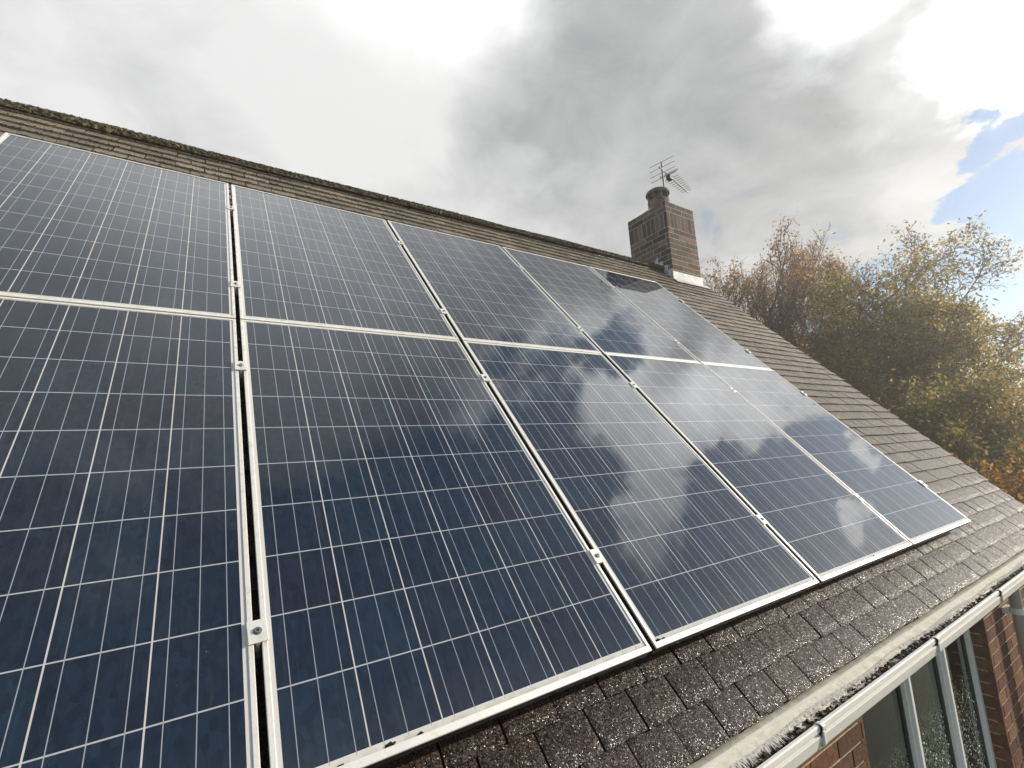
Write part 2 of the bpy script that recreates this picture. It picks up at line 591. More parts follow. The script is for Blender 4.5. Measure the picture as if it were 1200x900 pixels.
g.put(mx.inputs[0], g.math('MULTIPLY_ADD', fr.outputs[0], g.math('MULTIPLY_ADD', isdrop, 2.2, 1.3), 0.02, clamp=True))
g.put(mx.inputs[1], tr.outputs[0])
g.put(mx.inputs[2], gl.outputs[0])
oo = g.node('ShaderNodeOutputMaterial')
g.put(oo.inputs[0], mx.outputs[0])

M_ROOM_SHADE, g, b, _ = material('painted_room_shade', (0.015, 0.015, 0.013), 0.9)  # near-black colour stands in for the shade of an unlit room

M_BARK, g, b, _ = material('bark', rough=0.9)
n = g.noise(g.vmath('MULTIPLY', g.obj(), (1, 1, 0.25)), 30, 5, 0.7)
g.put(b.inputs['Base Color'], g.mix(n, (0.055, 0.045, 0.035), (0.15, 0.125, 0.10)))
g.put(b.inputs['Normal'], g.bump(n, 0.8, 0.02))


def leaf_material(name, trans=0.52):
    m = bpy.data.materials.new(name)
    m.use_nodes = True
    g = NT(m.node_tree)
    t = g.attr('tint')
    d = g.node('ShaderNodeBsdfPrincipled')
    g.put(d.inputs['Base Color'], t)
    d.inputs['Roughness'].default_value = 0.45
    d.inputs['Specular IOR Level'].default_value = 0.35
    tl = g.node('ShaderNodeBsdfTranslucent')
    g.put(tl.inputs[0], g.vmath('MULTIPLY', t, (3.0, 2.7, 1.5)))
    mx = g.node('ShaderNodeMixShader')
    mx.inputs[0].default_value = trans
    g.put(mx.inputs[1], d.outputs[0])
    g.put(mx.inputs[2], tl.outputs[0])
    o = g.node('ShaderNodeOutputMaterial')
    g.put(o.inputs[0], mx.outputs[0])
    return m


M_LEAF = leaf_material('leaf')

M_GRASS, g, b, _ = material('lawn', rough=0.75)
co = g.obj()
n = g.noise(co, 3, 6, 0.7)
n2_ = g.noise(co, 45, 4, 0.75)
c = g.mix(g.ramp(n2_, 0.3, 0.7), (0.020, 0.035, 0.010), (0.085, 0.115, 0.035))
c = g.mix(g.ramp(n, 0.5, 0.7, 0, 0.6), c, (0.11, 0.09, 0.04))
c = g.mix(g.ramp(g.voro(co, 9), 0.16, 0.06, 0, 0.9), c, (0.30, 0.24, 0.10))
g.put(b.inputs['Base Color'], c)
g.put(b.inputs['Normal'], g.bump(n2_, 1.0, 0.05))
# ------------------------------------------------------------------ ground
m = MB()
m.add([(-600, -600, 0), (600, -600, 0), (600, 600, 0), (-600, 600, 0)], [(0, 1, 2, 3)])
tag(m.build('lawn', M_GRASS), kind='structure')
# ------------------------------------------------------------------ the house
XL, XR = -2.6, 6.66                # outer faces of the gable walls
UL, UR = -2.75, 6.83               # verges
NT_ = -0.100                       # top face of a tile's tail, below the panels' face
VE, VR = -0.252, 4.19              # eaves and ridge along the slope
YW = 0.08                          # face of the front wall
ridge = rp(0, VR, NT_)
YR, ZR = ridge.y, ridge.z
YB = 2 * YR - YW                   # face of the back wall
house = empty('brick_house', Matrix.Translation((2.0, YR, 0)))
tag(house, 'red brick house with steep dark tiled roof carrying the solar panels', 'house')
rng = random.Random(5)

# roof: every plain tile laid in bond, both slopes
tile = MB()
GAUGE, TW, TL, TT = 0.1045, 0.1655, 0.200, 0.0125
nco = int((VR - VE - 0.07) / GAUGE)


def tile_tint(u, v):
    k = 0.8 + 0.45 * rng.random()
    base = Vector((0.034, 0.026, 0.020))
    if rng.random() < 0.14:
        base = Vector((0.056, 0.040, 0.027))
    if rng.random() < 0.10:
        base = Vector((0.026, 0.023, 0.021))
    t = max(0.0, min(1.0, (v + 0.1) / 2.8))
    base = base.lerp(Vector((0.290, 0.250, 0.208)), 0.9 * t)  # lighter up the slope: grazing sheen and glare put into the tint
    if v > 3.5:
        base = base.lerp(Vector((0.07, 0.075, 0.035)), 0.35 * rng.random())
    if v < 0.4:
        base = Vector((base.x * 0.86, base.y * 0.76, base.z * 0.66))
    return tuple(base * k)


def add_tile(u0, u1, vt, nt, detail, back=False, length=TL):
    nx, ny = (9, 7) if detail == 2 else ((3, 2) if detail == 1 else (1, 1))
    du = rng.uniform(-0.0012, 0.0012)
    dv = rng.uniform(-0.003, 0.003)
    dn = rng.uniform(-0.001, 0.002)
    tw = rng.uniform(-0.0016, 0.0016)
    rot = rng.uniform(-0.006, 0.006)
    uc = 0.5 * (u0 + u1)
    top, bot = [], []
    slope = -TT / GAUGE
    ph = rng.random() * 50
    for j in range(ny + 1):
        for i in range(nx + 1):
            a, q = i / nx, j / ny
            u = u0 + (u1 - u0) * a
            v = vt + length * q
            n = nt + slope * (v - vt) - 0.0022 * (2 * q - 0.6) ** 2 + tw * (2 * a - 1) + dn
            if detail == 2:
                n += 0.0006 * math.sin(17 * a + ph) * math.cos(13 * q + ph * 1.7)
                if i in (0, nx):
                    u += rng.uniform(-0.0011, 0.0011)
                    n -= 0.0022
                if j == 0:
                    v += rng.uniform(-0.0016, 0.0016)
                    n -= 0.0022
            u += du - rot * (v - vt)
            v += dv + rot * (u - uc)
            top.append((u, v, n))
            bot.append((u, v, n - TT + 0.0015))
    N = (nx + 1) * (ny + 1)
    vs = []
    for (u, v, n) in top + bot:
        p = rp(u, v, n)
        if back:
            p = Vector((p.x, 2 * YR - p.y, p.z))
        vs.append(p)
    fs = []
    for j in range(ny):
        for i in range(nx):
            a = j * (nx + 1) + i
            fs.append((a, a + 1, a + nx + 2, a + nx + 1))
    for i in range(nx):
        fs.append((i + 1, i, N + i, N + i + 1))
    for j in range(ny):
        a = j * (nx + 1)
        fs.append((a, a + nx + 1, N + a + nx + 1, N + a))
        a += nx
        fs.append((a + nx + 1, a, N + a, N + a + nx + 1))
    tile.add(vs, fs, tile_tint(uc, vt))


for back in (False, True):
    for k in range(-1, nco + 1):
        vt = VE + max(k, 0) * GAUGE
        nt = NT_ if k >= 0 else NT_ - 0.0145
        ln = min(TL, VR - vt - 0.05) if k >= 0 else 0.12
        if ln < 0.05:
            continue
        off = 0.5 * TW * (k % 2)
        i0 = int((UL - UR - off) / TW) - 1
        u1 = UR + rng.uniform(-0.012, 0.014)
        u0 = UR - (TW if k % 2 == 0 else TW * 0.5)
        while u1 > UL:
            det = 0 if back else (2 if (vt < 0.35 and u1 > 0.6) else 1)
            if not (not back and 0.45 < vt < 3.1 and 0.6 < u0 < 4.7 and det == 1 and False):
                add_tile(max(u0, UL) + 0.0024 + 0.0012 * rng.random(), u1 - 0.0024 - 0.0012 * rng.random(), vt, nt, det, back, ln)
            u1 = u0
            u0 = u0 - TW
# dark felt and battens beneath the tiles
for sgn in (1, -1):
    vs = []
    for (u, v, n) in ((UL + 0.01, VE + 0.03, NT_ - 0.032), (UR - 0.01, VE + 0.03, NT_ - 0.032), (UR - 0.01, VR, NT_ - 0.032), (UL + 0.01, VR, NT_ - 0.032),
                      (UL + 0.01, VE + 0.03, NT_ - 0.07), (UR - 0.01, VE + 0.03, NT_ - 0.07), (UR - 0.01, VR, NT_ - 0.07), (UL + 0.01, VR, NT_ - 0.07)):
        p = rp(u, v, n)
        vs.append(p if sgn == 1 else Vector((p.x, 2 * YR - p.y, p.z)))
    tile.add(vs, [(0, 1, 2, 3), (4, 7, 6, 5), (0, 4, 5, 1), (1, 5, 6, 2), (2, 6, 7, 3), (3, 7, 4, 0)], (0.012, 0.012, 0.012))
roof = tile.build('roof', M_TILE, house, fix=False)

# ridge tiles bedded along the top
m = MB()
u = UL
i = 0
while u < UR - 0.05:
    u2 = min(u + 0.45, UR)
    lift = rng.uniform(-0.004, 0.004) - 0.014 + 0.034 * (u / 6.0)
    prof = []
    R = 0.110
    for k in range(13):
        a = rad(-74 + 148 * k / 12)
        prof.append((YR + R * math.sin(a), ZR + lift - R + R * math.cos(a)))
    R2 = R - 0.016
    for k in range(12, -1, -1):
        a = rad(-74 + 148 * k / 12)
        prof.append((YR + R2 * math.sin(a), ZR + lift - R + R2 * math.cos(a)))
    kk = rng.uniform(0.8, 1.2)
    m.extrude_x(prof, u + 0.004, u2 - 0.004, tint=(0.075 * kk, 0.068 * kk, 0.042 * kk))
    u = u2
m.box((UL + 0.01, YR - 0.082, ZR - 0.14), (UR - 0.01, YR + 0.082, ZR - 0.070), tint=(0.035, 0.03, 0.022))
m.build('ridge', M_TILE, roof)
# moss growing over the ridge and down the joints of the top courses
m = MB()
r2_ = random.Random(11)
for _ in range(12000):
    u = r2_.uniform(UL, UR) if r2_.random() < 0.3 else r2_.uniform(-0.6, 6.1)
    dens = 0.5 + 0.5 * math.sin(u * 3.1 + 1.3 * math.sin(u * 1.7))
    if r2_.random() > 0.45 + 0.55 * dens:
        continue
    a = rad(r2_.gauss(-28, 26))
    if abs(a) > rad(76):
        continue
    rr = 0.111
    lift = -0.014 + 0.034 * (u / 6.0)
    p = (u, YR + rr * math.sin(a), ZR + lift - 0.110 + rr * math.cos(a))
    k = r2_.uniform(0.7, 1.3)
    t = r2_.random()
    colr = (0.150 * k, 0.142 * k, 0.070 * k) if t < 0.35 else ((0.160 * k, 0.130 * k, 0.092 * k) if t < 0.80 else (0.25 * k, 0.22 * k, 0.14 * k))
    m.blob(p, r2_.uniform(0.004, 0.012) * (1.0 + 0.5 * dens), r2_, colr, 0.75)
for _ in range(2200):
    u = r2_.uniform(-0.6, 6.0)
    k = r2_.randint(max(0, nco - 6), nco)
    v = VE + k * GAUGE + r2_.uniform(-0.004, 0.006)
    kk = r2_.uniform(0.6, 1.2)
    p = rp(u, v, NT_ + 0.0005)
    m.blob(tuple(p), r2_.uniform(0.002, 0.006), r2_, (0.12 * kk, 0.11 * kk, 0.06 * kk), 0.7)
tag(m.build('moss', M_MOSS, roof), kind='stuff')


# brickwork ----------------------------------------------------------------
def brick_tint(kind):
    k = rng.uniform(0.7, 1.25)
    if kind == 'wall':
        t = rng.choice([(0.19, 0.085, 0.043), (0.165, 0.075, 0.042), (0.215, 0.108, 0.052), (0.12, 0.060, 0.038)])
    else:
        t = rng.choice([(0.115, 0.084, 0.063), (0.14, 0.098, 0.070), (0.075, 0.060, 0.052), (0.17, 0.122, 0.088)])
    return tuple(q * k for q in t)


def brick_face(mb, origin, ex, ez, en, width, height, kind, holes=(), soldiers=None, start=0.0):
    """bricks standing 4 mm proud of the mortar on one face; ex, ez in the face, en outward"""
    o = Vector(origin)
    CH = 0.075
    nrow = int(math.ceil(height / CH))
    z = height
    row = 0
    while z > 0.002:
        ch = CH
        if soldiers and row == soldiers:
            ch = 0.225
            bw = 0.075
        else:
            bw = 0.225
        off = 0 if (row % 2 == 0 or bw < 0.1) else bw / 2
        x = -off + start
        while x < width - 0.002:
            a, b_ = max(x, 0), min(x + bw, width)
            z1, z0 = z, max(z - ch, 0)
            segs = [(a, b_)]
            for hx0, hx1, hz0, hz1 in holes:
                if z0 + 0.01 < hz1 and z1 - 0.01 > hz0:
                    out = []
                    for s0, s1 in segs:
                        if s1 <= hx0 or s0 >= hx1:
                            out.append((s0, s1))
                        else:
                            if s0 < hx0:
                                out.append((s0, hx0))
                            if s1 > hx1:
                                out.append((hx1, s1))
                    segs = out
            for s0, s1 in segs:
                if s1 - s0 < 0.02:
                    continue
                j = 0.0055
                e0 = 0 if s0 < 1e-6 or any(abs(s0 - h[1]) < 1e-6 for h in holes) else j
                e1 = 0 if s1 > width - 1e-6 or any(abs(s1 - h[0]) < 1e-6 for h in holes) else j
                dn = rng.uniform(-0.0002, 0.0016)
                M = Matrix((ex.to_4d(), en.to_4d(), ez.to_4d(), (0, 0, 0, 1))).transposed()
                M[3][0] = M[3][1] = M[3][2] = 0
                M = Matrix.Translation(o) @ Matrix(((ex.x, en.x, ez.x, 0), (ex.y, en.y, ez.y, 0), (ex.z, en.z, ez.z, 0), (0, 0, 0, 1)))
                mb.box((s0 + e0, -0.03, z0 + j), (s1 - e1, dn, z1 - j), brick_tint(kind), M)
            x += bw
        z -= ch
        row += 1


EX, EY, EZ = Vector((1, 0, 0)), Vector((0, 1, 0)), Vector((0, 0, 1))
MORT = (0.50, 0.42, 0.30)
WX0, WX1, WZ0, WZ1 = 3.385, 5.235, 0.95, 2.475   # the window opening
ZTOP = 2.62
fw = MB()
brick_face(fw, (XL, YW, 0), EX, EZ, -EY, XR - XL, ZTOP, 'wall', holes=[(WX0 - XL, WX1 - XL, WZ0, WZ1)])
# mortar body, pierced by the opening
for lo, hi in (((XL, YW + 0.004, 0), (WX0 - 0.002, YW + 0.26, ZTOP)), ((WX1 + 0.002, YW + 0.004, 0), (XR, YW + 0.26, ZTOP)),
               ((WX0 - 0.002, YW + 0.004, 0), (WX1 + 0.002, YW + 0.26, WZ0 - 0.002)), ((WX0 - 0.002, YW + 0.004, WZ1 + 0.002), (WX1 + 0.002, YW + 0.26, ZTOP))):
    fw.box(lo, hi, MORT)
# bricks returning into the window reveals
for xs, en in ((WX1, -EX), (WX0, EX)):
    zz = WZ0
    k = 0
    while zz < WZ1 - 0.01:
        z1 = min(zz + 0.075, WZ1)
        d = 0.0015 * rng.random()
        if en.x < 0:
            fw.box((xs - 0.003 - d, YW + 0.001, zz + 0.005), (xs + 0.03, YW + 0.11, z1 - 0.005), brick_tint('wall'))
        else:
            fw.box((xs - 0.03, YW + 0.001, zz + 0.005), (xs + 0.003 + d, YW + 0.11, z1 - 0.005), brick_tint('wall'))
        zz = z1
fw.build('front_wall', M_BRICK, house)
m = MB()
m.box((XL, YB - 0.26, 0), (XR, YB, ZTOP))
for x0, x1 in ((XL, XL + 0.26), (XR - 0.26, XR)):
    zs = ZR - 0.10
    prof = [(YW + 0.262, 0), (YB - 0.262, 0), (YB - 0.262, ZTOP), (YR, zs - 0.06), (YW + 0.262, ZTOP)]
    m.extrude_x(prof, x0, x1)
m.build('side_wall', M_PLAINBRICK, house)
m = MB()
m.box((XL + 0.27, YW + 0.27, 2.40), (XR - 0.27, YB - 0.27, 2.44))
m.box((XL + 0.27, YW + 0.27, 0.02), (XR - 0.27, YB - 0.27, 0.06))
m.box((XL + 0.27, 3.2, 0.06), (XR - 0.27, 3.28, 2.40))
m.build('ceiling', M_ROOM_SHADE, house)

# window --------------------------------------------------------------------
YF = 0.158
win = MB()
fwid = 0.046
win.box((WX0 + 0.004, YF, WZ0 + 0.002), (WX0 + 0.004 + fwid, YF + 0.07, WZ1 - 0.002))
win.box((WX1 - 0.006 - fwid, YF, WZ0 + 0.002), (WX1 - 0.006, YF + 0.07, WZ1 - 0.002))
win.box((WX0 + 0.004 + fwid, YF + 0.001, WZ1 - 0.002 - fwid), (WX1 - 0.006 - fwid, YF + 0.069, WZ1 - 0.002))
win.box((WX0 + 0.004 + fwid, YF + 0.001, WZ0 + 0.002), (WX1 - 0.006 - fwid, YF + 0.069, WZ0 + 0.06))
window = win.build('window', M_FRAME, house, bevel=0.004)
muls = [4.125, 4.685]
for xm in muls:
    m = MB()
    m.box((xm - 0.014, YF - 0.012, WZ0 + 0.061), (xm + 0.014, YF + 0.066, WZ1 - 0.061))
    m.box((xm - 0.034, YF + 0.004, WZ0 + 0.061), (xm - 0.0145, YF + 0.060, WZ1 - 0.061))
    m.box((xm + 0.0145, YF + 0.012, WZ0 + 0.061), (xm + 0.024, YF + 0.060, WZ1 - 0.061))
    m.build('mullion', M_FRAME, window, bevel=0.003)
edges = [WX0 + fwid + 0.004] + muls + [WX1 - fwid - 0.006]
for a, b_ in zip(edges[:-1], edges[1:]):
    x0 = a + (0.0245 if a in muls else 0.001)
    x1 = b_ - (0.0345 if b_ in muls else 0.001)
    m = MB()
    for lo, hi in (((x0, YF + 0.024, WZ0 + 0.061), (x0 + 0.012, YF + 0.05, WZ1 - 0.061)), ((x1 - 0.012, YF + 0.024, WZ0 + 0.061), (x1, YF + 0.05, WZ1 - 0.061))):
        m.box(lo, hi)
    m.build('gasket', M_GASKET, window)
    m = MB()
    m.box((x0 + 0.0125, YF + 0.034, WZ0 + 0.062), (x1 - 0.0125, YF + 0.040, WZ1 - 0.062))
    m.build('pane', M_GLASS, window)
m = MB()
m.box((WX0 - 0.03, YF - 0.115, WZ0 - 0.045), (WX1 + 0.03, YF + 0.02, WZ0 - 0.003))
m.build('sill', M_FRAME, window, bevel=0.005)

# eaves: fascia, soffit, felt, gutter ---------------------------------------
GO = -0.2185                      # outer lip of the gutter
GT = Z0 - 0.262                   # its top
m = MB()
m.box((XL, -0.098, Z0 - 0.43), (XR + 0.1, -0.078, Z0 - 0.295))
m.box((XL, -0.077, Z0 - 0.43), (XR + 0.1, YW - 0.002, Z0 - 0.418))
m.build('fascia', M_PVC, house)
g_out = [(-0.101, GT - 0.012), (-0.101, GT - 0.068), (-0.108, GT - 0.078), (-0.188, GT - 0.078), (-0.203, GT - 0.073), (-0.2135, GT - 0.060),
         (-0.2190, GT - 0.0290), (-0.2178, GT - 0.0265), (-0.2125, GT - 0.0250), (-0.2120, GT - 0.0185), (-0.2178, GT - 0.0165), (-0.2190, GT - 0.0140), (-0.2180, GT - 0.002), (-0.2155, GT + 0.001), (-0.2065, GT + 0.0005)]
g_in = [(-0.2050, GT - 0.010), (-0.2090, GT - 0.018), (-0.2090, GT - 0.026), (-0.2140, GT - 0.030), (-0.2100, GT - 0.058), (-0.2010, GT - 0.0695), (-0.187, GT - 0.0745), (-0.109, GT - 0.0745),
        (-0.1045, GT - 0.066), (-0.1045, GT - 0.012)]
m = MB()
m.extrude_x(g_out + g_in, XL, XR + 0.2)
gut = m.build('gutter', M_PVC, house)
for xb in (0.46, 1.46, 2.464, 3.462, 4.43, 5.43, 6.43):
    m = MB()
    pr = [(-0.1985, GT - 0.006), (-0.2060, GT + 0.004), (-0.2185, GT + 0.0065), (-0.2280, GT + 0.001), (-0.2275, GT - 0.010), (-0.2185, GT - 0.016),
          (-0.2190, GT - 0.040), (-0.2075, GT - 0.070), (-0.2025, GT - 0.0705), (-0.2150, GT - 0.038), (-0.2145, GT - 0.024), (-0.2235, GT - 0.0135), (-0.2235, GT - 0.0025),
          (-0.2180, GT + 0.0015), (-0.2080, GT + 0.0005), (-0.2015, GT - 0.009)]
    m.extrude_x(pr, xb - 0.010, xb + 0.010)
    m.extrude_x([(-0.2195, GT - 0.012), (-0.2255, GT - 0.014), (-0.2260, GT - 0.050), (-0.2150, GT - 0.064)], xb - 0.006, xb + 0.006)
    m.build('gutter_bracket', M_PVC, gut, bevel=0.003)

# pale eaves felt hanging into the gutter, its hem frayed
m = MB()
xs = np.arange(-1.0, UR, 0.02)
rf = random.Random(3)
vs, fs = [], []
for k, x in enumerate(xs):
    w1, w2_ = rf.uniform(-0.003, 0.003), rf.uniform(-0.005, 0.006)
    vs += [(x, -0.068, Z0 - 0.2735), (x, -0.100 + w1, Z0 - 0.2830 + w1 * 0.5), (x, -0.122 + w1, Z0 - 0.2905), (x, -0.139 + w2_, Z0 - 0.2965 + w1 * 0.4)]
for k in range(len(xs) - 1):
    for j in range(3):
        fs.append((4 * k + j, 4 * k + 4 + j, 4 * k + 5 + j, 4 * k + 1 + j))
m.add(vs, fs)
felt = m.build('eaves_felt', M_FELT, house, smooth=True)
sl = felt.modifiers.new('thick', 'SOLIDIFY')
sl.thickness = 0.003
m = MB()
ncol = int((UR - 0.5) / 0.0022)
hl = 0.0
prev = None
for k in range(ncol):
    x = 0.5 + k * 0.0022
    base_l = 0.026 if x < 2.38 else 0.016 + 0.006 * math.sin(x * 5.3) + 0.004 * math.sin(x * 17.0)
    hl = 0.6 * hl + 0.4 * rf.uniform(0.15, 1.6) * base_l
    L = hl * rf.uniform(0.6, 1.25)
    y0 = -0.126 - 0.004 * math.sin(x * 9) - rf.uniform(0, 0.002)
    z0 = Z0 - 0.2905 - (-(y0 + 0.122)) * 0.33 + 0.0030
    sl_ = rf.uniform(-0.35, 0.35)
    lift = rf.uniform(0.0, 0.0035)
    wd = rf.uniform(0.0018, 0.0034)
    q = [(x - wd, y0, z0), (x + wd, y0, z0), (x + wd + sl_ * L * 0.5, y0 - L * 0.5, z0 - L * 0.14 + lift), (x - wd + sl_ * L * 0.5, y0 - L * 0.5, z0 - L * 0.14 + lift), (x + sl_ * L, y0 - L, z0 - L * rf.uniform(0.25, 0.5))]
    t = rf.uniform(0.85, 1.1)
    m.add(q, [(0, 1, 2, 3), (3, 2, 4)], (t, t, t * 0.98))
tag(m.build('frayed_edge', M_FRAY, felt, fix=False), kind='stuff')
# wet leaf mould lying in the gutter
m = MB()
for _ in range(2600):
    x = rf.uniform(0.6, UR)
    y = rf.uniform(-0.197, -0.112)
    z = GT - 0.0735 + rf.uniform(0.0, 0.022) * (0.6 + 0.4 * math.sin(x * 4))
    t = rf.random()
    colr = (0.02, 0.016, 0.012) if t < 0.5 else ((0.09, 0.055, 0.025) if t < 0.75 else ((0.16, 0.11, 0.05) if t < 0.9 else (0.05, 0.055, 0.02)))
    if rf.random() < 0.5:
        m.blob((x, y, z), rf.uniform(0.004, 0.011), rf, colr, 0.6)
    else:
        a = rf.uniform(0, 6.28)
        L, wd = rf.uniform(0.010, 0.024), rf.uniform(0.004, 0.009)
        ca, sa = math.cos(a), math.sin(a)
        tl = rf.uniform(-0.008, 0.012)
        m.add([(x - L * ca, y - L * sa * 0.5, z), (x + wd * sa, y - wd * ca, z + 0.004 + tl), (x + L * ca, y + L * sa * 0.5, z + tl), (x - wd * sa, y + wd * ca, z + 0.003)], [(0, 1, 2, 3)], colr)
tag(m.build('leaf_litter', M_LITTER, fix=False), 'dark wet leaf mould lying in the white gutter', 'leaf litter', kind='stuff')

# downpipe at the right of the window
m = MB()
px_, py_ = 5.700, 0.008
m.tube([(px_, -0.155, GT - 0.075), (px_, -0.155, GT - 0.12), (px_, -0.13, GT - 0.15), (px_, py_ - 0.02, GT - 0.20), (px_, py_, GT - 0.24), (px_, py_, 0.05)], 0.034, 16)
dp = m.build('downpipe', M_GREYPVC, house, smooth=True)
for zb in (2.22, 1.2):
    m = MB()
    m.lathe([(0.0345, -0.02), (0.039, -0.02), (0.039, 0.02), (0.0345, 0.02)], (px_, py_, zb), 20)
    m.box((px_ - 0.055, py_ + 0.036, zb - 0.018), (px_ + 0.055, YW - 0.004, zb + 0.018))
    m.build('pipe_bracket', M_FRAME, dp)

# chimney -------------------------------------------------------------------
CX0, CX1, CY0, CY1 = 6.041, 6.640, 2.681, 3.345
CZ1 = Z0 + 3.892
CZ0 = Z0 + 2.10
ch = MB()
ch.box((CX0 + 0.0008, CY0 + 0.0008, CZ0), (CX1 - 0.0008, CY1 - 0.0008, CZ1 - 0.006), (0.40, 0.34, 0.27))
hh = CZ1 - CZ0
brick_face(ch, (CX0, CY0, CZ0), EX, EZ, -EY, CX1 - CX0, hh, 'chimney', soldiers=2)
brick_face(ch, (CX0, CY1, CZ0), -EY, EZ, -EX, CY1 - CY0, hh, 'chimney', soldiers=2, start=-0.06)
brick_face(ch, (CX1, CY0, CZ0), EY, EZ, EX, CY1 - CY0, hh, 'chimney', soldiers=2)
brick_face(ch, (CX1, CY1, CZ0), -EX, EZ, EY, CX1 - CX0, hh, 'chimney', soldiers=2)
chim = ch.build('chimney', M_BRICK, house)
# mortar flaunching round the pot
m = MB()
PXc, PYc = 6.345, 3.005
m.lathe([(0.30, -0.01), (0.27, 0.03), (0.19, 0.075), (0.10, 0.09)], (PXc, PYc, CZ1), 24)
m.build('flaunching', M_LEAD, chim, smooth=True)
# stepped lead up the shaded side, apron across the front


def zroof(y):
    return Z0 + (y * SP / CP) + NT_ / CP   # top of the tiles at this y


m = MB()
y = CY0 + 0.001
k = 0
while y < YR + 0.04 and k < 7:
    y2 = y + 0.070
    zb = zroof(min(y, YR)) - 0.03
    zt = zroof(min(y, YR)) + 0.155
    zt2 = zroof(min(y2, YR)) + 0.035
    xf = CX0 - 0.005 - 0.0015 * (k % 2)
    ys = [(y, zb), (y2 + 0.004, zb + 0.06), (y2 + 0.004, zt2 + 0.035), (y + 0.016, zt), (y, zt - 0.01)]
    vs = [(xf, a, b_) for a, b_ in ys] + [(CX0 + 0.002, a, b_) for a, b_ in ys]
    n_ = len(ys)
    m.add(vs, [tuple(range(n_)), tuple(range(2 * n_ - 1, n_ - 1, -1))] + [(i, n_ + i, n_ + (i + 1) % n_, (i + 1) % n_) for i in range(n_)])
    y = y2
    k += 1
m.build('stepped_flashing', M_LEAD, chim)
m = MB()
zf = zroof(CY0)
m.box((CX0 - 0.012, CY0 - 0.006, zf - 0.03), (CX1 + 0.02, CY0 + 0.003, zf + 0.112))
a0 = rp(0, 0, 0)
vfoot = (CY0 + NT_ * SP) / CP
vs = []
for n_ in (NT_ + 0.010, NT_ + 0.006):
    for (u, v) in ((CX0 - 0.012, vfoot - 0.085), (CX1 + 0.12, vfoot - 0.075), (CX1 + 0.12, vfoot + 0.02), (CX0 - 0.012, vfoot + 0.02)):
        vs.append(rp(u, v, n_))
m.add(vs, [(0, 1, 2, 3), (7, 6, 5, 4), (0, 4, 5, 1), (1, 5, 6, 2), (2, 6, 7, 3), (3, 7, 4, 0)])
m.build('apron_flashing', M_LEAD, chim)
# squat clay pot with a vented cap
m = MB()
pz = CZ1 - 0.01
m.lathe([(0.120, 0.0), (0.158, 0.0), (0.162, 0.05), (0.148, 0.20), (0.152, 0.215), (0.150, 0.235), (0.122, 0.235), (0.120, 0.0)], (PXc, PYc, pz), 32)
pot = m.build('chimney_pot', M_CLAY, chim, smooth=False)
m = MB()
m.lathe([(0.0, 0.42), (0.06, 0.418), (0.12, 0.405), (0.158, 0.380), (0.168, 0.355), (0.166, 0.335), (0.150, 0.330), (0.120, 0.345), (0.0, 0.350)], (PXc, PYc, pz), 32)
for k in range(8):
    a = 2 * math.pi * k / 8 + 0.2
    m.tube([(PXc + 0.138 * math.cos(a), PYc + 0.138 * math.sin(a), pz + 0.232), (PXc + 0.142 * math.cos(a), PYc + 0.142 * math.sin(a), pz + 0.336)], 0.013, 6)
m.lathe([(0.075, 0.2), (0.075, 0.345)], (PXc, PYc, pz), 20, (1, 1, 1))
m.build('vented_cap', M_CLAY, pot, smooth=False)

# ------------------------------------------------------------------ TV aerial
MXa, MYa = 6.72, 3.15
aer = empty('television_aerial', Matrix.Translation((MXa, MYa, Z0 + 3.5)))
tag(aer, 'grey multi element television aerial on a mast behind the chimney pot', 'aerial')
ZA = Z0 + 4.83
m = MB()
m.tube([(MXa, MYa, Z0 + 3.45), (MXa, MYa, ZA + 0.10)], 0.0125, 10)
mast = m.build('mast', M_AERIAL, aer)
for zz in (Z0 + 3.55, Z0 + 3.75):
    m = MB()
    m.box((CX1 + 0.002, MYa - 0.02, zz - 0.015), (MXa + 0.018, MYa + 0.02, zz + 0.015))
    m.build('wall_bracket', M_AERIAL, aer)
bd = Vector((0.975, 0.222, -0.02)).normalized()
ed = Vector((-0.222, 0.975, 0)).normalized()
A0 = Vector((MXa, MYa, ZA))
m = MB()
M = Matrix.Translation(A0) @ bd.to_track_quat('X', 'Z').to_matrix().to_4x4()
m.box((-0.10, -0.007, -0.006), (0.93, 0.007, 0.006), M=M)
boom = m.build('boom', M_AERIAL, aer)
m = MB()
for sgn in (1, -1):
    for k in range(2):
        zoff = sgn * (0.045 + 0.085 * k)
        xoff = 0.03 + 0.0 * k
        c = A0 + bd * (xoff - 0.02) + Vector((0, 0, zoff))
        m.tube([c - ed * 0.205, c + ed * 0.205], 0.0040, 6)
m.tube([A0 + bd * 0.015 + Vector((0, 0, -0.14)), A0 + bd * 0.015 + Vector((0, 0, 0.14))], 0.007, 6)
m.build('reflector', M_AERIAL, aer)
m = MB()
M2 = Matrix.Translation(A0 + bd * 0.24 + Vector((0, 0, -0.025))) @ bd.to_track_quat('X', 'Z').to_matrix().to_4x4()
m.box((-0.05, -0.035, -0.045), (0.05, 0.035, 0.03), M=M2)
m.build('junction_box', M_BLACK, aer, bevel=0.006)
m = MB()
cdp = A0 + bd * 0.24 + Vector((0, 0, 0.03))
m.tube([cdp - ed * 0.15, cdp + ed * 0.15, cdp + ed * 0.15 + Vector((0, 0, 0.02)), cdp - ed * 0.15 + Vector((0, 0, 0.02))], 0.005, 6)
m.build('dipole', M_AERIAL, aer)
for k in range(9):
    c = A0 + bd * (0.34 + 0.068 * k) + Vector((0, 0, 0.012))
    L = 0.115 - 0.004 * k
    m = MB()
    m.tube([c - ed * L, c + ed * L], 0.0044, 6)
    m.build('director', M_AERIAL, aer)

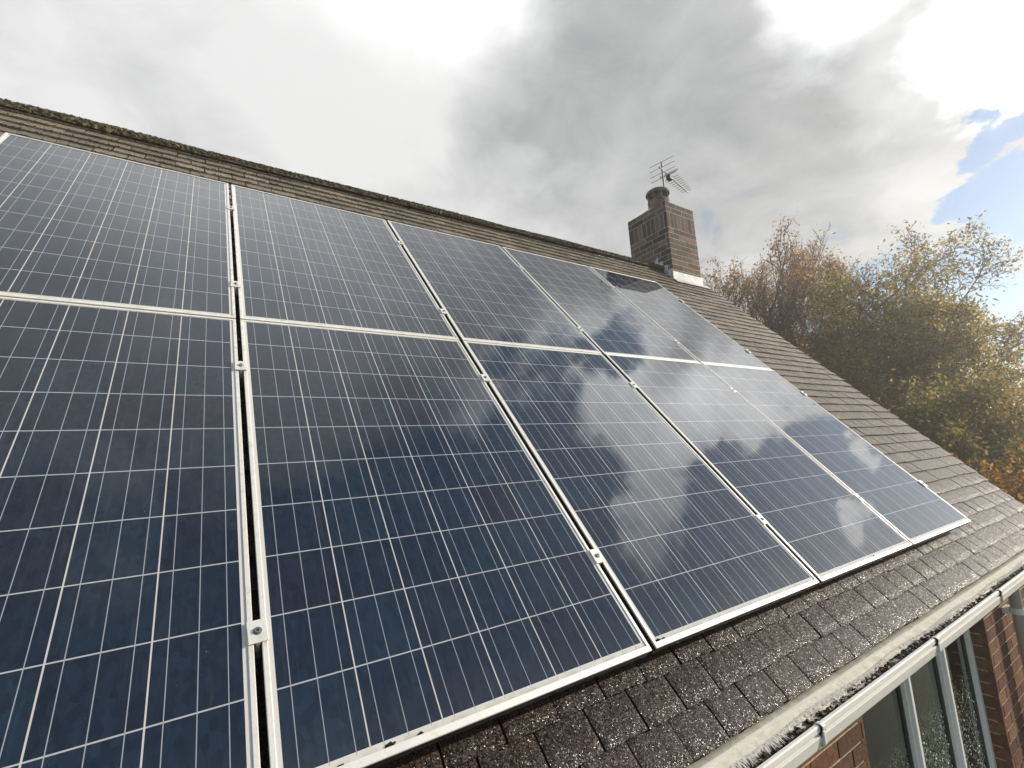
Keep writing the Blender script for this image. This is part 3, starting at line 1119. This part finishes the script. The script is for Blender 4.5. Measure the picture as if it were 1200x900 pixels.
# ------------------------------------------------------------------ solar panels
GAPS = [0.0156, 0.0193, 0.0250, 0.0240]
ROWGAP = 0.004
LIP, FD = 0.0115, 0.038
# one frame: a profile carried round the rectangle, mitred at the corners
prof = [(0.0, -0.0055), (0.0, -0.0012), (0.0012, 0.0), (LIP - 0.0012, 0.0), (LIP, -0.0012), (LIP, -0.0055)]
prof_side = [(0.0006, -FD), (0.0006, -0.0057), (0.003, -0.0085), (0.003, -FD + 0.003), (0.028, -FD + 0.0025), (0.028, -FD)]


def frame_mesh(prof):
    mb = MB()
    n = len(prof)
    vs = []
    for cxs, cys in ((0, 0), (1, 0), (1, 1), (0, 1)):
        for d, h in prof:
            vs.append((PW * cxs + (d if cxs == 0 else -d), PH * cys + ((d * 1.45 if d > 0.005 else d) if cys == 0 else -d), h))
    fs = []
    for c in range(4):
        c2 = (c + 1) % 4
        for i in range(n):
            j = (i + 1) % n
            fs.append((c * n + i, c2 * n + i, c2 * n + j, c * n + j))
    mb.add(vs, fs)
    return mb


def glass_mesh():
    mb = MB()
    mb.box((0.0035, 0.0035, -0.0080), (PW - 0.0035, PH - 0.0035, -0.0032))
    return mb


col_u = [0.0]
for gp in GAPS:
    col_u.append(col_u[-1] + PW + gp)
row_v = [0.0, PH + ROWGAP]
COLW = ['at the left end of the row', 'second from the left end', 'in the middle of the row', 'second from the right end', 'at the right end of the row']
ROWW = ['lower', 'upper']
proto = empty('solar_panel', roofM(col_u[0], row_v[0], 0))
pf = frame_mesh(prof).build('frame', M_ALU, proto, world=False)
ps_ = frame_mesh(prof_side).build('frame_side', M_DARKALU, proto, world=False)
pg = glass_mesh().build('glass', M_CELL, proto, world=False)
rj = random.Random(8)
panels = {}
for r in range(2):
    for c in range(5):
        if r == 0 and c == 0:
            o = proto
        else:
            o = proto.copy()
            COL.objects.link(o)
            for chd in (pf, ps_, pg):
                q = chd.copy()
                COL.objects.link(q)
                q.parent = o
        o.matrix_world = roofM(col_u[c], row_v[r], 0) @ Matrix.Rotation(rad(rj.uniform(-0.10, 0.10)), 4, 'X') @ Matrix.Rotation(rad(rj.uniform(-0.10, 0.10)), 4, 'Y')
        WM[o.name] = o.matrix_world.copy()
        panels[(r, c)] = o
        extra = ''
        tag(o, 'blue solar panel of the %s row, %s%s' % (ROWW[r], COLW[c], extra), 'solar panel', 'solar panels mounted in two rows on the roof')

# tufts of moss caught behind the lower lip of a few panels
for (r, c), spots in {(0, 1): [(0.22, 0.0042), (0.285, 0.003), (0.12, 0.002)], (0, 2): [(0.02, 0.0045), (0.05, 0.0025)], (0, 3): [(0.55, 0.003)], (1, 1): [(0.16, 0.003)]}.items():
    for ux, rr in spots:
        m = MB()
        for _ in range(22):
            k = rj.uniform(0.5, 1.1)
            m.blob((ux + rj.gauss(0, rr * 1.3), LIP * 1.45 + 0.001 + abs(rj.gauss(0, rr * 0.5)), -0.0025), rr * rj.uniform(0.35, 0.8), rj, (0.06 * k, 0.05 * k, 0.022 * k), 0.7)
        m.build('moss', M_MOSS, panels[(r, c)], world=False)

# rails beneath
RV = [0.318, 1.312, PH + ROWGAP + 0.286, PH + ROWGAP + 1.216]
RAILW = ['lowest aluminium mounting rail under the lower panels', 'second lowest aluminium mounting rail under the lower panels',
         'second highest aluminium mounting rail under the upper panels', 'highest aluminium mounting rail under the upper panels']
ULEN = col_u[-1] + PW
for k, v in enumerate(RV):
    m = MB()
    m.box((-0.05, -0.02, -FD - 0.040), (ULEN + 0.035, 0.02, -FD - 0.001))
    m.box((-0.05, -0.006, -FD - 0.046), (ULEN + 0.035, 0.006, -FD - 0.0401))
    o = m.build('mounting_rail', M_RAIL, None)
    o.matrix_world = roofM(0, v, 0)
    tag(o, RAILW[k], 'mounting rail', 'rails beneath the panels')

# clamps between the columns
def clamp_parts(root, half_u, half_v):
    m = MB()
    m.box((-half_u, -half_v, 0.0006), (half_u, half_v, 0.0042))
    m.box((-0.0045, -half_v, -FD), (0.0045, half_v, 0.0005))
    p = m.build('plate', M_ALU, root, world=False, bevel=0.0012)
    m = MB()
    m.lathe([(0.0, 0.0095), (0.0022, 0.0095), (0.0024, 0.0062), (0.0030, 0.0095), (0.0058, 0.0095), (0.0065, 0.0085), (0.0065, 0.0044), (0.0092, 0.0044), (0.0095, 0.0041)], (0, 0, 0), 16)
    q = m.build('bolt', M_STEEL, root, world=False)
    m = MB()
    m.lathe([(0.0, 0.0097), (0.0030, 0.0097), (0.0032, 0.0090)], (0, 0, 0), 6)
    s_ = m.build('socket', M_BLACK, q, world=False)
    return p, q, s_


GAPW = ['between the first and second panels from the left', 'between the second and third panels from the left', 'between the third and fourth panels from the left',
        'between the fourth and fifth panels from the left', 'on the right edge of the right end panels', 'on the left edge of the left end panels']
HW = ['lowest silver clamp', 'second lowest silver clamp', 'second highest silver clamp', 'highest silver clamp']
cproto = None
for gi in range(5):
    uc = col_u[gi] + PW + (GAPS[gi] / 2 if gi < 4 else 0.004)
    for vi, v in enumerate(RV):
        M = roofM(uc, v, 0) @ Matrix.Rotation(rad(rj.uniform(-3, 3)), 4, 'Z')
        if cproto is None:
            cproto = empty('panel_clamp', M)
            cparts = clamp_parts(cproto, 0.0200, 0.0260)
            o = cproto
        else:
            o = cproto.copy()
            COL.objects.link(o)
            p = cparts[0].copy()
            COL.objects.link(p)
            p.parent = o
            q = cparts[1].copy()
            COL.objects.link(q)
            q.parent = o
            s_ = cparts[2].copy()
            COL.objects.link(s_)
            s_.parent = q
        o.matrix_world = M
        tag(o, '%s %s' % (HW[vi], GAPW[gi]), 'clamp', 'clamps holding the panels')

# ------------------------------------------------------------------ trees
def leaves_mesh(pts, size, cols, seed, jitter):
    r = np.random.default_rng(seed)
    n = len(pts)
    c = np.asarray(pts) + r.normal(0, jitter, (n, 3))
    a = r.normal(0, 1, (n, 3))
    a[:, 2] -= 0.3
    a /= np.linalg.norm(a, axis=1)[:, None]
    b = np.cross(a, r.normal(0, 1, (n, 3)))
    b /= np.linalg.norm(b, axis=1)[:, None]
    nn = np.cross(a, b)
    s = size * r.uniform(0.55, 1.25, (n, 1))
    v = np.stack([c - a * s, c + b * s * 0.45 + nn * s * 0.12, c + a * s * 0.9, c - b * s * 0.45 + nn * s * 0.12], 1).reshape(-1, 3)
    f = np.arange(4 * n).reshape(n, 4)
    cols = np.asarray(cols)
    pick = cols[r.integers(0, len(cols), n)] * r.uniform(0.65, 1.35, (n, 1))
    return v, f, pick


def np_object(name, v, f, tint, mat, parent):
    me = bpy.data.meshes.new(name)
    me.from_pydata(v.tolist(), [], f.tolist())
    at = me.color_attributes.new('tint', 'FLOAT_COLOR', 'CORNER')
    col = np.ones((len(f), 4), np.float32)
    col[:, :3] = tint
    at.data.foreach_set('color', np.repeat(col, f.shape[1], axis=0).ravel())
    me.materials.append(mat)
    o = bpy.data.objects.new(name, me)
    COL.objects.link(o)
    o.parent = parent
    o.matrix_parent_inverse = WM[parent.name].inverted()
    WM[o.name] = Matrix.Identity(4)
    return o


def tree(name, label, base, height, spread, cols, nleaf, lsize, seed, stems=1, first=0.25, angle=(28, 55), levels=4, trunk=0.13, bare_top=0.0, up=0.10, group=None, wiggle=0.16, jit=0.10, thin_side=None, lowfill=0.0):
    r = random.Random(seed)
    root = empty(name, Matrix.Translation(base))
    tag(root, label, 'tree' if 'tree' in name else 'bush', group)
    wood = MB()
    limbs = MB()
    twigs = []
    B = Vector(base)

    def grow(p, d, L, rad_, lev):
        n = max(3, int(5 - lev * 0.5))
        pts, rr = [p.copy()], [rad_]
        for i in range(n):
            d = (d + Vector((r.gauss(0, wiggle), r.gauss(0, wiggle), r.gauss(0, wiggle) + up * (1 if lev < 3 else 0.4)))).normalized()
            p = p + d * (L / n)
            pts.append(p.copy())
            rr.append(rad_ * (1 - 0.72 * (i + 1) / n))
        (wood if lev == 0 else limbs).tube(pts, rr, 8 if lev == 0 else (6 if lev == 1 else (4 if lev == 2 else 3)), caps=False)
        if lev >= levels - 2:
            for a_, b2 in zip(pts[:-1], pts[1:]):
                for t in (0.25, 0.6, 1.0):
                    twigs.append((a_.lerp(b2, t), lev))
        if lev < levels:
            nc = [11, 8, 6, 4][lev] if lev < 4 else 3
            for k in range(nc):
                t = (first if lev == 0 else 0.22) + (1 - (first if lev == 0 else 0.22)) * (k + r.random()) / nc
                t = min(t, 0.98)
                i = min(int(t * n), n - 1)
                q = pts[i].lerp(pts[i + 1], t * n - i)
                dd = (pts[i + 1] - pts[i]).normalized()
                ax = dd.orthogonal().normalized()
                ax.rotate(Matrix.Rotation(2.4 * k + r.uniform(-0.5, 0.5), 3, dd))
                d2 = dd.copy()
                d2.rotate(Matrix.Rotation(rad(r.uniform(*angle)), 3, ax))
                if lev == 0:
                    L2 = spread * (1.05 - 0.55 * t) * r.uniform(0.8, 1.15)
                else:
                    L2 = L * r.uniform(0.42, 0.62) * (1.1 - 0.4 * t)
                grow(q, d2, L2, max(rr[i] * r.uniform(0.45, 0.62), 0.0065), lev + 1)

    for sidx in range(stems):
        an = 2 * math.pi * sidx / stems + r.random()
        lean = 0.0 if stems == 1 else r.uniform(0.10, 0.28)
        d0 = Vector((lean * math.cos(an), lean * math.sin(an), 1)).normalized()
        grow(B + Vector((0.15 * math.cos(an), 0.15 * math.sin(an), -0.05)) * (1 if stems > 1 else 0), d0, height * r.uniform(0.85, 1.0), trunk * r.uniform(0.8, 1.1), 0)
    tr_ = wood.build('trunk', M_BARK, root, smooth=True, fix=False)
    limbs.build('branches', M_BARK, root, smooth=True, fix=False)
    pts = np.array([tuple(p) for p, l in twigs])
    rr_ = np.random.default_rng(seed)
    if len(pts):
        zrel = (pts[:, 2] - base[2]) / height
        wgt = np.ones(len(pts))
        if bare_top:
            wgt *= np.clip(1.0 - bare_top * np.clip((zrel - 0.45) / 0.5, 0, 1), 0.02, 1)
        # leaves gather in clumps
        ctr = pts[rr_.integers(0, len(pts), 60)]
        dmin = np.min(np.linalg.norm(pts[:, None, :] - ctr[None], axis=2), axis=1)
        wgt *= 0.30 + np.exp(-(dmin / 0.5) ** 2)
        wgt /= wgt.sum()
        idx = rr_.choice(len(pts), nleaf, p=wgt)
        v, f, tint = leaves_mesh(pts[idx], lsize, cols, seed, jit)
        np_object('crown', v, f, tint, M_LEAF, root)
    return root


BROWN = [(0.15, 0.085, 0.045), (0.18, 0.105, 0.05), (0.12, 0.075, 0.045), (0.21, 0.125, 0.055)]
OLIVE = [(0.105, 0.105, 0.040), (0.135, 0.122, 0.048), (0.085, 0.098, 0.040), (0.18, 0.145, 0.058), (0.21, 0.16, 0.062)]
YELL = [(0.21, 0.16, 0.062), (0.24, 0.175, 0.068), (0.145, 0.13, 0.052), (0.19, 0.14, 0.058)]
DARK = [(0.095, 0.092, 0.040), (0.115, 0.098, 0.043), (0.135, 0.098, 0.045), (0.080, 0.086, 0.038)]
RUST = [(0.19, 0.085, 0.022), (0.22, 0.11, 0.028), (0.14, 0.065, 0.022), (0.09, 0.07, 0.022)]
GREEN = [(0.075, 0.115, 0.022), (0.10, 0.14, 0.03), (0.055, 0.09, 0.02)]
TG = 'trees beyond the gable'
tree('autumn_tree', 'half bare tree with fine upright twigs and rusty leaves beside the chimney', (15.2, 6.7, 0), 8.0, 3.3, BROWN, 30000, 0.044, 21, stems=5, first=0.15, angle=(16, 42), trunk=0.12, bare_top=0.6, up=0.17, group=TG, wiggle=0.13)
tree('autumn_tree', 'russet leaved tree with thin bare top, just right of the half bare tree', (14.9, 5.0, 0), 7.1, 3.0, BROWN + DARK[:2], 25000, 0.044, 25, stems=3, first=0.15, angle=(20, 48), trunk=0.11, bare_top=0.6, up=0.13, group=TG, wiggle=0.14)
tree('broadleaf_tree', 'tallest olive brown tree with bare shoots above its crown', (14.0, 3.35, 0), 7.4, 2.9, OLIVE, 62000, 0.046, 34, stems=3, first=0.15, angle=(30, 62), trunk=0.12, bare_top=0.70, up=0.10, group=TG)
tree('broadleaf_tree', 'broad olive and gold tree to the right of the tallest tree', (15.9, 2.9, 0), 5.7, 2.5, OLIVE + YELL[:2], 46000, 0.048, 39, stems=3, first=0.15, angle=(30, 62), trunk=0.12, bare_top=0.6, up=0.10, group=TG)
tree('broadleaf_tree', 'yellowing tree at the right edge of the photo', (14.8, 1.35, 0), 4.9, 1.6, YELL, 36000, 0.042, 47, stems=3, first=0.15, angle=(30, 65), trunk=0.10, bare_top=0.4, up=0.06, group=TG)
tree('broadleaf_tree', 'brown leaved low tree between the russet tree and the olive tree', (13.0, 4.3, 0), 5.0, 2.3, DARK + BROWN[:2], 38000, 0.045, 58, stems=3, first=0.12, angle=(30, 62), trunk=0.09, bare_top=0.35, up=0.07, group=TG)
tree('broadleaf_tree', 'dark dense low tree standing just behind the tiled verge', (12.2, 2.1, 0), 3.9, 2.0, DARK, 42000, 0.045, 63, stems=3, first=0.12, angle=(32, 68), trunk=0.08, up=0.06, group=TG)
tree('rusty_bush', 'rusty orange bush low down by the roof corner', (10.3, 1.05, 0), 2.75, 1.3, RUST, 17000, 0.038, 71, stems=4, first=0.12, angle=(30, 60), levels=3, trunk=0.05, jit=0.14)
tree('green_bush', 'bright green bush at the right below the rusty bush', (9.75, 0.45, 0), 2.5, 1.0, GREEN, 15000, 0.034, 83, stems=4, first=0.12, angle=(30, 60), levels=3, trunk=0.04, jit=0.14)

# a far wood closing the view behind them
r = np.random.default_rng(91)
npt = 42000
az = np.radians(r.uniform(-25, 60, npt))
dist = r.uniform(22, 30, npt)
top = 4.4 + 1.3 * np.sin(az * 9 + 1) + 0.8 * np.sin(az * 23) + 0.5 * np.sin(az * 51)
zz = top * r.uniform(0, 1, npt) ** 0.7
pts = np.stack([0.88 + dist * np.cos(az), -1.05 + dist * np.sin(az), zz], 1)
v, f, tint = leaves_mesh(pts, 0.16, DARK + BROWN[:1], 92, 0.12)
root = empty('wood_root', Matrix.Identity(4))
o = np_object('distant_wood', v, f, tint, M_LEAF, root)
o.parent = None
o.matrix_world = Matrix.Identity(4)
bpy.data.objects.remove(root, do_unlink=True)
tag(o, 'far belt of dark brown woodland behind the garden trees', 'woodland', kind='stuff')

# thin air volume, added to stand in for the veil of lens glare
m = MB()
m.box((-40, -60, -1.0), (60, 60, 14))
M_GLARE_HAZE = bpy.data.materials.new('glare_haze')
M_GLARE_HAZE.use_nodes = True
g = NT(M_GLARE_HAZE.node_tree)
pv = g.node('ShaderNodeVolumePrincipled')
g.put(pv.inputs['Color'], (0.95, 0.94, 0.90))
pv.inputs['Density'].default_value = 0.0068
pv.inputs['Anisotropy'].default_value = 0.6
oo = g.node('ShaderNodeOutputMaterial')
g.put(oo.inputs['Volume'], pv.outputs[0])
tag(m.build('glare_haze', M_GLARE_HAZE), kind='stuff')
